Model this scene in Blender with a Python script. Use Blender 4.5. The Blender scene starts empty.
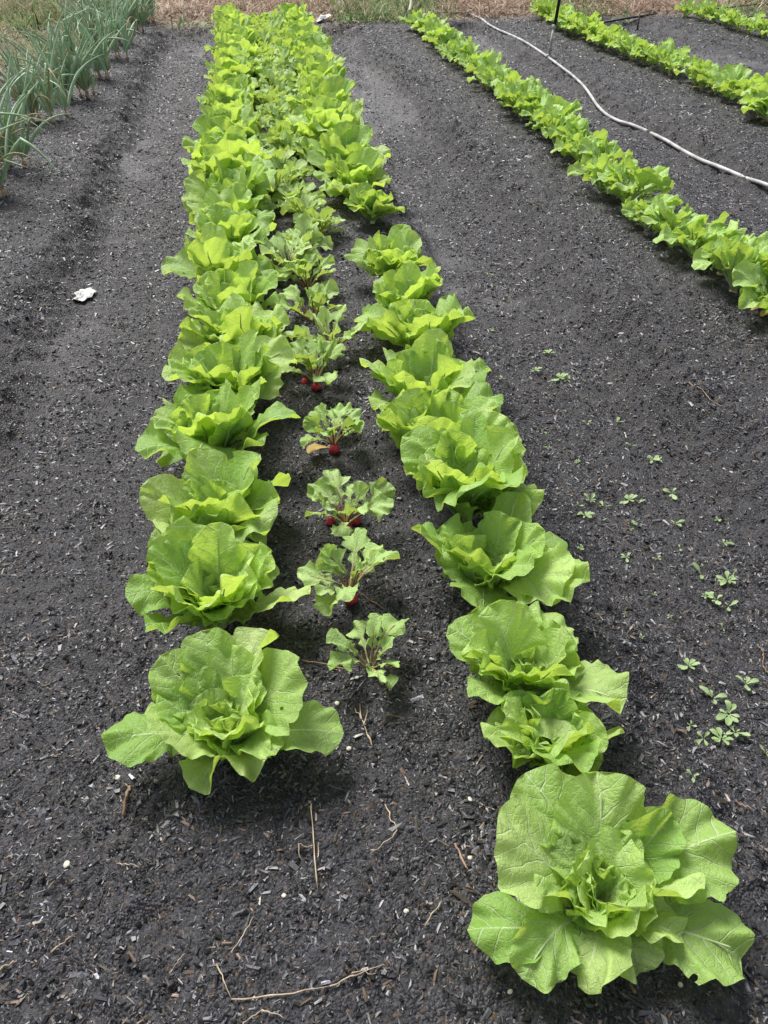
import bpy, math
import numpy as np

PI = math.pi
R = math.radians
scene = bpy.context.scene
COL = scene.collection

# ------------------------------------------------------------------ camera
CAM_H, PITCH, YAW, FPX = 1.5, R(38.8), R(9.1), 773.0
cam = bpy.data.cameras.new('camera')
cam.sensor_fit = 'VERTICAL'; cam.sensor_height = 24.0; cam.lens = FPX / 1024 * 24.0
cam.clip_start = 0.05; cam.clip_end = 2000
co = bpy.data.objects.new('camera', cam); COL.objects.link(co)
co.location = (0, 0, CAM_H); co.rotation_euler = (PI / 2 - PITCH, 0, -YAW)
scene.camera = co

# ------------------------------------------------------------------ light
SUN_EL, SUN_AZ = R(56), R(-26)          # azimuth measured from +Y towards +X
w = bpy.data.worlds.new('World'); scene.world = w; w.use_nodes = True
nt = w.node_tree; nt.nodes.clear()
sky = nt.nodes.new('ShaderNodeTexSky'); sky.sky_type = 'NISHITA'; sky.sun_disc = False
sky.sun_elevation = SUN_EL; sky.sun_rotation = SUN_AZ
sky.air_density = 1.0; sky.dust_density = 3.0
hs = nt.nodes.new('ShaderNodeHueSaturation'); hs.inputs['Saturation'].default_value = 0.42
bg = nt.nodes.new('ShaderNodeBackground'); bg.inputs['Strength'].default_value = 0.15
wo = nt.nodes.new('ShaderNodeOutputWorld')
nt.links.new(sky.outputs[0], hs.inputs['Color']); nt.links.new(hs.outputs[0], bg.inputs[0]); nt.links.new(bg.outputs[0], wo.inputs[0])
sl = bpy.data.lights.new('sun', 'SUN'); sl.energy = 5.0; sl.angle = R(26); sl.color = (1, .97, .92)
so = bpy.data.objects.new('sun', sl); COL.objects.link(so)
so.rotation_euler = (PI / 2 - SUN_EL, 0, PI - SUN_AZ)
so.rotation_euler = (-(PI / 2 - SUN_EL), 0, -SUN_AZ)
scene.view_settings.view_transform = 'Standard'; scene.view_settings.look = 'None'
scene.view_settings.exposure = 0
scene.cycles.max_bounces = 6; scene.cycles.diffuse_bounces = 3; scene.cycles.glossy_bounces = 2; scene.cycles.transmission_bounces = 4; scene.cycles.transparent_max_bounces = 4

# ------------------------------------------------------------------ helpers
rngN = np.random.default_rng(11)
LAT = rngN.random((256, 256))
def vnoise(x, y):
    x = np.asarray(x, float); y = np.asarray(y, float)
    xi = np.floor(x).astype(int); yi = np.floor(y).astype(int)
    fx = x - xi; fy = y - yi
    fx = fx * fx * (3 - 2 * fx); fy = fy * fy * (3 - 2 * fy)
    a = LAT[xi & 255, yi & 255]; b = LAT[(xi + 1) & 255, yi & 255]
    c = LAT[xi & 255, (yi + 1) & 255]; d = LAT[(xi + 1) & 255, (yi + 1) & 255]
    return (a * (1 - fx) + b * fx) * (1 - fy) + (c * (1 - fx) + d * fx) * fy
def fbm(x, y, o=4):
    s = 0; a = .5
    for i in range(o):
        s = s + a * (vnoise(x * 2 ** i + 17.3 * i, y * 2 ** i + 5.1 * i) - .5) * 2; a *= .5
    return s
def sst(a, b, x):
    t = np.clip((x - a) / (b - a), 0, 1); return t * t * (3 - 2 * t)

FURROWS = [(-.72, .19, .32, .14), (1.22, .20, .34, .15), (3.10, .15, .30, .13), (5.6, .3, .4, .09), (-2.6, .2, .3, .07), (8.3, .3, .4, .09)]
def furrow_mask(X, Y):
    Xw = X + .05 * (vnoise(Y * .9, X * 0 + 3.3) - .5) * 2 + .02 * (vnoise(Y * 4.0, X * 0 + 8.3) - .5) * 2
    m = 0
    for c, hw, sw, d in FURROWS:
        m = np.maximum(m, 1 - sst(hw, hw + sw, np.abs(Xw - c)))
    return m * (1 - sst(12.6, 13.1, Y))
MOUNDS = [(-.178, 1.05), (-.2, 1.43), (-.2, 1.76), (-.235, 2.16), (.49, .58), (.5, .9), (.5, 1.085), (.51, 1.43), (.525, 1.74), (.15, 1.25), (.15, 1.5), (.17, 1.8)]
def T(X, Y):
    X = np.asarray(X, float); Y = np.asarray(Y, float)
    Xw = X + .05 * (vnoise(Y * .9, X * 0 + 3.3) - .5) * 2 + .02 * (vnoise(Y * 4.0, X * 0 + 8.3) - .5) * 2
    z = np.zeros_like(X + Y)
    front = .35 + .65 * sst(.5, 2.2, Y)
    for c, hw, sw, d in FURROWS:
        m = 1 - sst(hw, hw + sw, np.abs(Xw - c))
        z = z - d * m * front * (1 - sst(12.6, 13.1, Y))
    fm = furrow_mask(X, Y)
    slope = 4 * fm * (1 - fm)
    z = z + (.018 + .050 * slope) * fbm(X * 4.2, Y * 4.2, 4) * (1 - .45 * fm)
    z = z + .014 * fbm(X * 14, Y * 14, 4) * (1 + 1.8 * slope) * (1 - .35 * fm) * (1 + .5 * sst(3, 8, Y))
    z = z + .009 * (1 - np.abs(fbm(X * 24 + 7, Y * 24, 3)) * 2.2) * (.5 + slope) * (1 - .5 * fm)
    z = z + .045 * np.exp(-((Xw - 1.62) / .11) ** 2) * (1 - sst(12.4, 13, Y)) * sst(1.2, 2.5, Y)
    for mx_, my_ in MOUNDS:
        z = z + .016 * np.exp(-((X - mx_) ** 2 + (Y - my_) ** 2) / .0085) * (1 + .6 * (vnoise(X * 30, Y * 30) - .5))
    z = z + .03 * sst(-1.1, -1.5, X) * sst(2, 4, Y)
    z = z + .10 * sst(13.1, 14.5, Y) + .04 * fbm(X * 1.3, Y * 1.3) * sst(12.8, 14, Y)
    z = z + sst(22, 60, Y) * 1.5
    return z
def Tz(x, y): return float(T(np.array([x]), np.array([y]))[0])

fwh = np.array([math.sin(YAW), math.cos(YAW), 0]); rgt = np.array([math.cos(YAW), -math.sin(YAW), 0])
fw = fwh * math.cos(PITCH) - np.array([0, 0, 1]) * math.sin(PITCH); upv = fwh * math.sin(PITCH) + np.array([0, 0, 1]) * math.cos(PITCH)
def at(px, py, dz=0.0):
    """ground point seen at a pixel of the photograph"""
    d = fw + rgt * (px - 384) / FPX - upv * (py - 512) / FPX
    z = 0.0
    for _ in range(6):
        t = (z + dz - CAM_H) / d[2]; p = d * t
        z = Tz(p[0], p[1])
    return float(p[0]), float(p[1]), z

def mesh_np(name, V, F, mat=None, uv=None, col=None, smooth=True, tint=None):
    """V (n,3); F list of arrays (m,k) or a single array; uv per vertex; col per vertex rgb"""
    me = bpy.data.meshes.new(name)
    if not isinstance(F, list): F = [F]
    nv = len(V); tot = [f.shape[1] for f in F for _ in range(len(f))]
    loops = np.concatenate([f.ravel() for f in F]).astype(np.int32)
    me.vertices.add(nv); me.vertices.foreach_set('co', np.asarray(V, np.float32).ravel())
    me.loops.add(len(loops)); me.loops.foreach_set('vertex_index', loops)
    tot = np.array(tot, np.int32); st = np.concatenate([[0], np.cumsum(tot)[:-1]]).astype(np.int32)
    me.polygons.add(len(tot)); me.polygons.foreach_set('loop_start', st)
    me.polygons.foreach_set('loop_total', tot)
    me.polygons.foreach_set('use_smooth', np.full(len(tot), smooth))
    if uv is not None:
        l = me.uv_layers.new(name='UVMap'); l.data.foreach_set('uv', np.asarray(uv, np.float32)[loops].ravel())
    if col is not None:
        c = me.color_attributes.new('Col', 'FLOAT_COLOR', 'POINT')
        c.data.foreach_set('color', np.hstack([col, np.ones((nv, 1))]).astype(np.float32).ravel())
    if tint is not None:
        a = me.attributes.new('tint', 'FLOAT', 'POINT'); a.data.foreach_set('value', np.asarray(tint, np.float32))
    me.update(calc_edges=True)
    if mat: me.materials.append(mat)
    return me
def link(name, me, parent=None, loc=None, rotz=0.0):
    o = bpy.data.objects.new(name, me); COL.objects.link(o)
    if parent: o.parent = parent
    if loc is not None: o.location = loc
    if rotz: o.rotation_euler = (0, 0, rotz)
    return o
def tag(o, label=None, cat=None, group=None, kind=None):
    if label: o['label'] = label
    if cat: o['category'] = cat
    if group: o['group'] = group
    if kind: o['kind'] = kind
    return o
def thing(name, label, cat, loc, rotz=0.0, group=None, scale=1.0):
    o = bpy.data.objects.new(name, None); COL.objects.link(o)
    o.empty_display_size = .1
    o.location = loc; o.rotation_euler = (0, 0, rotz); o.scale = (scale,) * 3
    return tag(o, label, cat, group)
def copy_tree(o, parent=None):
    c = o.copy(); COL.objects.link(c); c.parent = parent
    for ch in list(o.children): copy_tree(ch, c)
    return c

class Geo:
    def __init__(s): s.V = []; s.F = {3: [], 4: []}; s.U = []; s.T = []; s.C = []; s.n = 0
    def add(s, V, F, uv=None, tint=0.0, col=None):
        V = np.asarray(V, float); s.V.append(V)
        fl = F if isinstance(F, list) else [F]
        for f in fl:
            f = np.asarray(f, int); s.F[f.shape[1]].append(f + s.n)
        s.U.append(np.zeros((len(V), 2)) if uv is None else uv)
        s.T.append(np.full(len(V), tint) if np.isscalar(tint) else tint)
        if col is not None: s.C.append(col if np.ndim(col) == 2 else np.tile(np.asarray(col, float), (len(V), 1)))
        s.n += len(V)
    def mesh(s, name, mat, smooth=True):
        F = [np.concatenate(s.F[k]) for k in (3, 4) if s.F[k]]
        return mesh_np(name, np.concatenate(s.V), F, mat, np.concatenate(s.U), np.concatenate(s.C) if s.C else None, smooth, np.concatenate(s.T))

def tube(P, rad, seg=8, flat=1.0, cap=True):
    P = np.asarray(P, float); n = len(P); rad = np.broadcast_to(np.asarray(rad, float), (n,))
    t = np.gradient(P, axis=0); t /= np.linalg.norm(t, axis=1)[:, None] + 1e-9
    ref = np.array([0, 0, 1.0]) if abs(t[:, 2]).mean() < .8 else np.array([1.0, .13, 0])
    a = np.cross(t, ref); a /= np.linalg.norm(a, axis=1)[:, None] + 1e-9
    b = np.cross(a, t)
    th = np.arange(seg) / seg * 2 * PI
    V = P[:, None, :] + rad[:, None, None] * (np.cos(th)[None, :, None] * a[:, None, :] + flat * np.sin(th)[None, :, None] * b[:, None, :])
    V = V.reshape(-1, 3); F = []
    i = np.arange(n - 1)[:, None] * seg; j = np.arange(seg)[None, :]
    F = np.stack([i + j, i + (j + 1) % seg, i + seg + (j + 1) % seg, i + seg + j], -1).reshape(-1, 4)
    fl = [F]
    if cap:
        V = np.vstack([V, P[0], P[-1]]); c0 = n * seg; jj = np.arange(seg)
        fl.append(np.stack([np.full(seg, c0), (jj + 1) % seg, jj], -1))
        fl.append(np.stack([np.full(seg, c0 + 1), (n - 1) * seg + jj, (n - 1) * seg + (jj + 1) % seg], -1))
    return V, fl

# ------------------------------------------------------------------ materials
class NT:
    def __init__(s, name):
        s.m = bpy.data.materials.new(name); s.m.use_nodes = True; s.t = s.m.node_tree; s.t.nodes.clear()
    def n(s, typ, **kw):
        nd = s.t.nodes.new(typ)
        for k, v in kw.items():
            if k.startswith('_'): setattr(nd, k[1:], v)
        return nd
    def lk(s, a, b): s.t.links.new(a, b)
    def val(s, sock, v):
        if hasattr(v, 'links') or isinstance(v, bpy.types.NodeSocket): s.lk(v, sock)
        else: sock.default_value = v
    def math(s, op, a, b=0.0, c=0.0, clamp=False):
        nd = s.t.nodes.new('ShaderNodeMath'); nd.operation = op; nd.use_clamp = clamp
        s.val(nd.inputs[0], a); s.val(nd.inputs[1], b); s.val(nd.inputs[2], c); return nd.outputs[0]
    def sm(s, x, lo, hi, a=0.0, b=1.0):
        nd = s.t.nodes.new('ShaderNodeMapRange'); nd.interpolation_type = 'SMOOTHSTEP'
        s.val(nd.inputs['Value'], x); s.val(nd.inputs['From Min'], lo); s.val(nd.inputs['From Max'], hi)
        s.val(nd.inputs['To Min'], a); s.val(nd.inputs['To Max'], b); return nd.outputs[0]
    def mix(s, f, a, b):
        nd = s.t.nodes.new('ShaderNodeMix'); nd.data_type = 'RGBA'
        s.val(nd.inputs[0], f); s.val(nd.inputs[6], a if not isinstance(a, tuple) else (*a, 1)); s.val(nd.inputs[7], b if not isinstance(b, tuple) else (*b, 1))
        return nd.outputs[2]
    def noise(s, vec, scale, detail=3, rough=.55):
        nd = s.t.nodes.new('ShaderNodeTexNoise'); 
        if vec is not None: s.lk(vec, nd.inputs['Vector'])
        nd.inputs['Scale'].default_value = scale; nd.inputs['Detail'].default_value = detail; nd.inputs['Roughness'].default_value = rough
        return nd.outputs[0]
    def bump(s, h, strength, dist, normal=None):
        nd = s.t.nodes.new('ShaderNodeBump'); s.lk(h, nd.inputs['Height'])
        nd.inputs['Strength'].default_value = strength; nd.inputs['Distance'].default_value = dist
        if normal is not None: s.lk(normal, nd.inputs['Normal'])
        return nd.outputs[0]
    def pbsdf(s, color, rough=.5, spec=.5, normal=None, **kw):
        nd = s.t.nodes.new('ShaderNodeBsdfPrincipled')
        s.val(nd.inputs['Base Color'], (*color, 1) if isinstance(color, tuple) else color)
        s.val(nd.inputs['Roughness'], rough); s.val(nd.inputs['Specular IOR Level'], spec)
        if normal is not None: s.lk(normal, nd.inputs['Normal'])
        for k, v in kw.items(): s.val(nd.inputs[k], v)
        return nd.outputs[0]
    def out(s, sh):
        o = s.t.nodes.new('ShaderNodeOutputMaterial'); s.lk(sh, o.inputs[0]); return s.m

def leaf_material(name, dark, light, trans, veincol, period=.14, vk=1.05, tmix=.38, rough=.42, fold=1.0, veinamt=1.0, spec=.5, holes=False):
    m = NT(name)
    uv = m.n('ShaderNodeUVMap'); uv.uv_map = 'UVMap'
    oi = m.n('ShaderNodeObjectInfo')
    ns = m.t.nodes.new('ShaderNodeTexNoise'); m.lk(uv.outputs[0], ns.inputs['Vector']); ns.inputs['Scale'].default_value = 5
    v1 = m.t.nodes.new('ShaderNodeVectorMath'); v1.operation = 'SUBTRACT'; m.lk(ns.outputs['Color'], v1.inputs[0]); v1.inputs[1].default_value = (.5, .5, .5)
    v2 = m.t.nodes.new('ShaderNodeVectorMath'); v2.operation = 'SCALE'; m.lk(v1.outputs[0], v2.inputs[0]); v2.inputs['Scale'].default_value = .10
    v3 = m.t.nodes.new('ShaderNodeVectorMath'); v3.operation = 'ADD'; m.lk(v2.outputs[0], v3.inputs[0]); m.lk(uv.outputs[0], v3.inputs[1])
    sp = m.n('ShaderNodeSeparateXYZ'); m.lk(v3.outputs[0], sp.inputs[0])
    su = m.n('ShaderNodeSeparateXYZ'); m.lk(uv.outputs[0], su.inputs[0])
    ax = m.math('ABSOLUTE', sp.outputs[0]); ax0 = m.math('ABSOLUTE', su.outputs[0])
    side = m.math('MULTIPLY', m.math('SIGN', sp.outputs[0]), .23)
    s_ = m.math('SUBTRACT', sp.outputs[1], m.math('MULTIPLY', ax, vk))
    q = m.math('ADD', m.math('DIVIDE', s_, period), side)
    fr = m.math('FRACT', q)
    dv = m.math('MULTIPLY', m.math('ABSOLUTE', m.math('SUBTRACT', fr, .5)), period)
    wv = m.math('MAXIMUM', m.math('SUBTRACT', .0130, m.math('MULTIPLY', ax, .030)), .0035)
    lat = m.math('SUBTRACT', 1.0, m.sm(dv, 0.0, wv))
    # midrib
    wm = m.math('MAXIMUM', m.math('MULTIPLY', m.math('SUBTRACT', 1.0, sp.outputs[1]), .034), .004)
    mid = m.math('SUBTRACT', 1.0, m.sm(ax0, 0.0, wm))
    # fine net
    vo = m.t.nodes.new('ShaderNodeTexVoronoi'); vo.feature = 'DISTANCE_TO_EDGE'; vo.inputs['Scale'].default_value = 21
    m.lk(v3.outputs[0], vo.inputs['Vector'])
    net = m.math('SUBTRACT', 1.0, m.sm(vo.outputs['Distance'], 0.0, .10))
    vo2 = m.t.nodes.new('ShaderNodeTexVoronoi'); vo2.feature = 'SMOOTH_F1'; vo2.inputs['Scale'].default_value = 34
    m.lk(v3.outputs[0], vo2.inputs['Vector'])
    at_ = m.n('ShaderNodeAttribute'); at_.attribute_name = 'tint'
    tn = m.math('ADD', at_.outputs['Fac'], m.math('MULTIPLY', m.math('SUBTRACT', oi.outputs['Random'], .5), .3))
    big = m.noise(uv.outputs[0], 3.2, 3)
    f = m.math('ADD', tn, m.math('MULTIPLY', m.math('SUBTRACT', big, .5), .7), clamp=True)
    c = m.mix(f, dark, light)
    c = m.mix(m.math('MULTIPLY', net, .16 * veinamt), c, light)
    c = m.mix(m.math('MULTIPLY', lat, .60 * veinamt), c, veincol)
    c = m.mix(m.math('MULTIPLY', mid, .85), c, veincol)
    # petiole paler
    c = m.mix(m.sm(su.outputs[1], .0, .20, .8, .0), c, veincol)
    # small yellow/brown specks
    sk = m.noise(uv.outputs[0], 46, 2); c = m.mix(m.sm(sk, .70, .78, 0, .35), c, (.42, .40, .12))
    h = m.math('SUBTRACT', m.math('SUBTRACT', m.math('MULTIPLY', m.noise(v3.outputs[0], 26, 3, .6), 1.3), m.math('MULTIPLY', lat, .7)), m.math('MULTIPLY', net, .22))
    h = m.math('ADD', h, m.math('MULTIPLY', m.noise(uv.outputs[0], 90, 3), .3))
    nb = m.bump(h, .6, .0045)
    rr = m.math('ADD', rough, m.math('MULTIPLY', m.noise(uv.outputs[0], 12, 2), .18))
    p = m.pbsdf(c, rr, spec, nb)
    tr = m.n('ShaderNodeBsdfTranslucent')
    tc = m.mix(f, tuple(t * .8 for t in trans), trans)
    tc = m.mix(m.math('MULTIPLY', m.math('MAXIMUM', lat, mid), .35), tc, c)
    m.lk(tc, tr.inputs['Color']); m.lk(nb, tr.inputs['Normal'])
    mx = m.n('ShaderNodeMixShader'); mx.inputs[0].default_value = tmix
    m.lk(p, mx.inputs[1]); m.lk(tr.outputs[0], mx.inputs[2])
    res = mx.outputs[0]
    if holes:
        v5 = m.t.nodes.new('ShaderNodeVectorMath'); v5.operation = 'ADD'; m.lk(v3.outputs[0], v5.inputs[0])
        cx_ = m.n('ShaderNodeCombineXYZ'); m.lk(m.math('MULTIPLY', at_.outputs['Fac'], 41.0), cx_.inputs[0]); m.lk(cx_.outputs[0], v5.inputs[1])
        vh = m.t.nodes.new('ShaderNodeTexVoronoi'); vh.inputs['Scale'].default_value = 7.5; m.lk(v5.outputs[0], vh.inputs['Vector'])
        sc_ = m.n('ShaderNodeSeparateColor'); m.lk(vh.outputs['Color'], sc_.inputs[0])
        hole = m.math('MULTIPLY', m.math('GREATER_THAN', sc_.outputs[0], .965), m.math('LESS_THAN', vh.outputs['Distance'], m.math('MULTIPLY', sc_.outputs[1], .26)))
        tp = m.n('ShaderNodeBsdfTransparent'); m2 = m.n('ShaderNodeMixShader'); m.lk(hole, m2.inputs[0]); m.lk(res, m2.inputs[1]); m.lk(tp.outputs[0], m2.inputs[2]); res = m2.outputs[0]
    return m.out(res)

M_CAB = leaf_material('cabbage_leaf', (.27, .49, .095), (.60, .77, .28), (.70, .90, .12), (.74, .84, .52), tmix=.44, rough=.38, holes=True)
M_RAD = leaf_material('radish_leaf', (.30, .49, .13), (.55, .72, .28), (.68, .86, .14), (.50, .64, .36), period=.16, vk=.9, tmix=.30, rough=.5)
M_TUR = leaf_material('turnip_leaf', (.28, .49, .11), (.53, .73, .24), (.68, .88, .11), (.48, .64, .34), period=.14, vk=.8, tmix=.33, rough=.42)
def plain_var(name, a, b, scale, rough=.6, trans=None, tmix=.3, bumpd=.002, objvar=0.0, spec=.4):
    m = NT(name); tc = m.n('ShaderNodeTexCoord')
    n1 = m.noise(tc.outputs['Object'], scale, 4)
    c = m.mix(m.sm(n1, .3, .7), a, b)
    if objvar:
        oi = m.n('ShaderNodeObjectInfo'); hv = m.n('ShaderNodeHueSaturation'); m.lk(c, hv.inputs['Color'])
        m.lk(m.sm(oi.outputs['Random'], 0, 1, 1 - objvar, 1 + objvar), hv.inputs['Value']); c = hv.outputs[0]
    nb = m.bump(m.noise(tc.outputs['Object'], scale * 6, 3), .5, bumpd)
    p = m.pbsdf(c, rough, spec, nb)
    if trans:
        tr = m.n('ShaderNodeBsdfTranslucent'); tr.inputs[0].default_value = (*trans, 1)
        mx = m.n('ShaderNodeMixShader'); mx.inputs[0].default_value = tmix; m.lk(p, mx.inputs[1]); m.lk(tr.outputs[0], mx.inputs[2]); p = mx.outputs[0]
    return m.out(p)
M_RIB = plain_var('leaf_rib', (.42, .56, .24), (.58, .68, .38), 20, .4, (.5, .65, .25), .25)
M_STALK = plain_var('pale_stalk', (.50, .56, .30), (.66, .68, .46), 20, .4)
M_ROOT0 = plain_var('radish_root', (.22, .006, .018), (.40, .02, .05), 30, .33, spec=.6)
def root_mat():
    m = NT('radish_root'); tc = m.n('ShaderNodeTexCoord'); sp = m.n('ShaderNodeSeparateXYZ'); m.lk(tc.outputs['Object'], sp.inputs[0])
    n = m.noise(tc.outputs['Object'], 90, 4); n2 = m.noise(tc.outputs['Object'], 34, 3)
    c = m.mix(m.sm(n2, .3, .7), (.34, .012, .035), (.58, .05, .09))
    k = m.math('ADD', m.sm(sp.outputs[2], -.004, .018, 1.0, 0.0), m.math('MULTIPLY', m.math('SUBTRACT', n, .5), 2.2), clamp=True)
    c = m.mix(m.sm(k, .35, .7, 0, .9), c, (.022, .019, .018))
    return m.out(m.pbsdf(c, m.sm(k, .3, .7, .33, .8), .5, m.bump(n, .4, .0015)))
M_ROOT = root_mat()
M_RSTEM = plain_var('radish_stem', (.28, .10, .08), (.30, .36, .14), 22, .45)
M_TROOT = plain_var('turnip_root', (.50, .36, .20), (.62, .50, .30), 22, .6)
M_YEL = plain_var('withered_leaf', (.50, .33, .08), (.58, .48, .22), 14, .65, (.6, .4, .1), .25)
M_SEED = plain_var('seedling_leaf', (.24, .36, .14), (.38, .50, .24), 40, .5, (.4, .6, .15), .25)
M_ONION = plain_var('onion_leaf', (.33, .48, .29), (.62, .75, .55), 6, .40, (.36, .56, .24), .25, objvar=.15)
M_OYEL = plain_var('onion_dry_leaf', (.42, .36, .16), (.55, .47, .27), 9, .6, (.5, .4, .15), .2)
M_OBULB = plain_var('onion_bulb', (.36, .17, .12), (.52, .46, .30), 30, .45)
M_STRAW = plain_var('straw', (.28, .20, .13), (.50, .41, .29), 30, .6)
M_BARK = plain_var('dark_stick', (.045, .032, .026), (.12, .085, .062), 30, .6)
M_BROWN = plain_var('brown_twig', (.20, .12, .075), (.32, .22, .15), 30, .6)
M_PEB = plain_var('pale_stone', (.50, .46, .38), (.70, .66, .58), 30, .6)
M_HOSE = plain_var('white_hose', (.30, .30, .30), (.56, .56, .54), 9, .42)
M_BLACKP = plain_var('black_plastic', (.012, .012, .013), (.03, .03, .032), 9, .4)
M_PAPER = plain_var('dirty_white_scrap', (.52, .50, .48), (.74, .73, .72), 26, .7, bumpd=.004)
M_GRAYW = plain_var('weathered_wood', (.40, .34, .26), (.55, .49, .40), 14, .75)

def vcol_mat(name, rough, spec, bscale=160, bdist=.0015, trans=False):
    m = NT(name); a = m.n('ShaderNodeAttribute'); a.attribute_name = 'Col'
    tc = m.n('ShaderNodeTexCoord')
    n = m.noise(tc.outputs['Object'], bscale, 2)
    c = m.mix(m.sm(n, .25, .75, 0, .45), a.outputs['Color'], (.008, .008, .009))
    p = m.pbsdf(c, rough, spec, m.bump(n, .35, bdist))
    if trans:
        tr = m.n('ShaderNodeBsdfTranslucent'); m.lk(a.outputs['Color'], tr.inputs[0])
        mx = m.n('ShaderNodeMixShader'); mx.inputs[0].default_value = .25; m.lk(p, mx.inputs[1]); m.lk(tr.outputs[0], mx.inputs[2]); p = mx.outputs[0]
    return m.out(p)
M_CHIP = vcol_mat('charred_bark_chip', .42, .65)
M_GRASS = vcol_mat('grass_blade', .6, .3, trans=True)

# ground
def ground_material():
    m = NT('dark_garden_soil'); tc = m.n('ShaderNodeTexCoord'); P = tc.outputs['Object']
    big = m.noise(P, 1.3, 4); med = m.noise(P, 22, 5, .6); fine = m.noise(P, 190, 3, .6)
    vo = m.t.nodes.new('ShaderNodeTexVoronoi'); vo.inputs['Scale'].default_value = 150; m.lk(P, vo.inputs['Vector'])
    hv = m.n('ShaderNodeSeparateColor'); m.lk(vo.outputs['Color'], hv.inputs[0])
    c = m.mix(m.sm(med, .3, .7), (.012, .012, .014), (.040, .039, .046))
    c = m.mix(m.sm(hv.outputs[0], .80, 1.0, 0, .7), c, (.085, .082, .085))
    c = m.mix(m.sm(hv.outputs[1], .93, 1.0, 0, .7), c, (.12, .075, .045))
    a = m.n('ShaderNodeAttribute'); a.attribute_name = 'silt'
    silt = m.math('MULTIPLY', a.outputs['Fac'], m.sm(med, .25, .6, .5, 1))
    c = m.mix(m.math('MULTIPLY', silt, .5), c, (.115, .110, .115))
    a2 = m.n('ShaderNodeAttribute'); a2.attribute_name = 'dry'
    dr = m.mix(m.sm(med, .3, .7), (.17, .115, .075), (.34, .25, .17))
    c = m.mix(a2.outputs['Fac'], c, dr)
    h = m.math('ADD', m.math('ADD', med, m.math('MULTIPLY', fine, .5)), m.math('MULTIPLY', vo.outputs['Distance'], -1.0))
    nb = m.bump(h, .9, .006)
    ro = m.math('SUBTRACT', .62, m.math('MULTIPLY', silt, .20))
    return m.out(m.pbsdf(c, ro, .45, nb))
M_GROUND = ground_material()

# ------------------------------------------------------------------ ground sheet
def axis_pts(parts):
    out = []
    for a, b, st in parts: out.append(np.arange(a, b, st))
    return np.concatenate(out + [np.array([parts[-1][1]])])
def silt_mask(X, Y):
    fm = furrow_mask(X, Y)
    n = vnoise(X * 1.1 + 40.2, Y * .55 + 12.6) * .75 + vnoise(X * 7, Y * 5) * .25
    return sst(.55, .72, n) * sst(.5, .95, fm) * sst(2.5, 4.0, Y)
gx = axis_pts([(-400, -60, 34), (-60, -12, 4), (-12, -3.2, .3), (-3.2, -1.6, .022), (-1.6, 2.4, .0090), (2.4, 5.5, .022), (5.5, 12, .12), (12, 60, 4), (60, 400, 34)])
gy = axis_pts([(-40, -4, 3), (-4, .1, .12), (.1, 3.2, .0085), (3.2, 7, .017), (7, 13.2, .032), (13.2, 20, .15), (20, 60, 2), (60, 900, 40)])
XX, YY = np.meshgrid(gx, gy)
ZZ = T(XX, YY)
V = np.stack([XX, YY, ZZ], -1).reshape(-1, 3)
nx = len(gx); i = np.arange(len(gy) - 1)[:, None] * nx; j = np.arange(nx - 1)[None, :]
F = np.stack([i + j, i + j + 1, i + nx + j + 1, i + nx + j], -1).reshape(-1, 4)
me = mesh_np('ground', V, F, M_GROUND)
a = me.attributes.new('silt', 'FLOAT', 'POINT'); a.data.foreach_set('value', silt_mask(XX, YY).ravel().astype(np.float32))
dry = sst(12.8, 13.6, YY + .5 * (vnoise(XX * 1.5, YY * 1.5) - .5))
dry = np.maximum(dry, .55 * sst(-1.9, -2.6, XX) * sst(9.2, 10.5, YY))
a = me.attributes.new('dry', 'FLOAT', 'POINT'); a.data.foreach_set('value', dry.ravel().astype(np.float32))
g = link('ground', me); tag(g, kind='structure')

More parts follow.
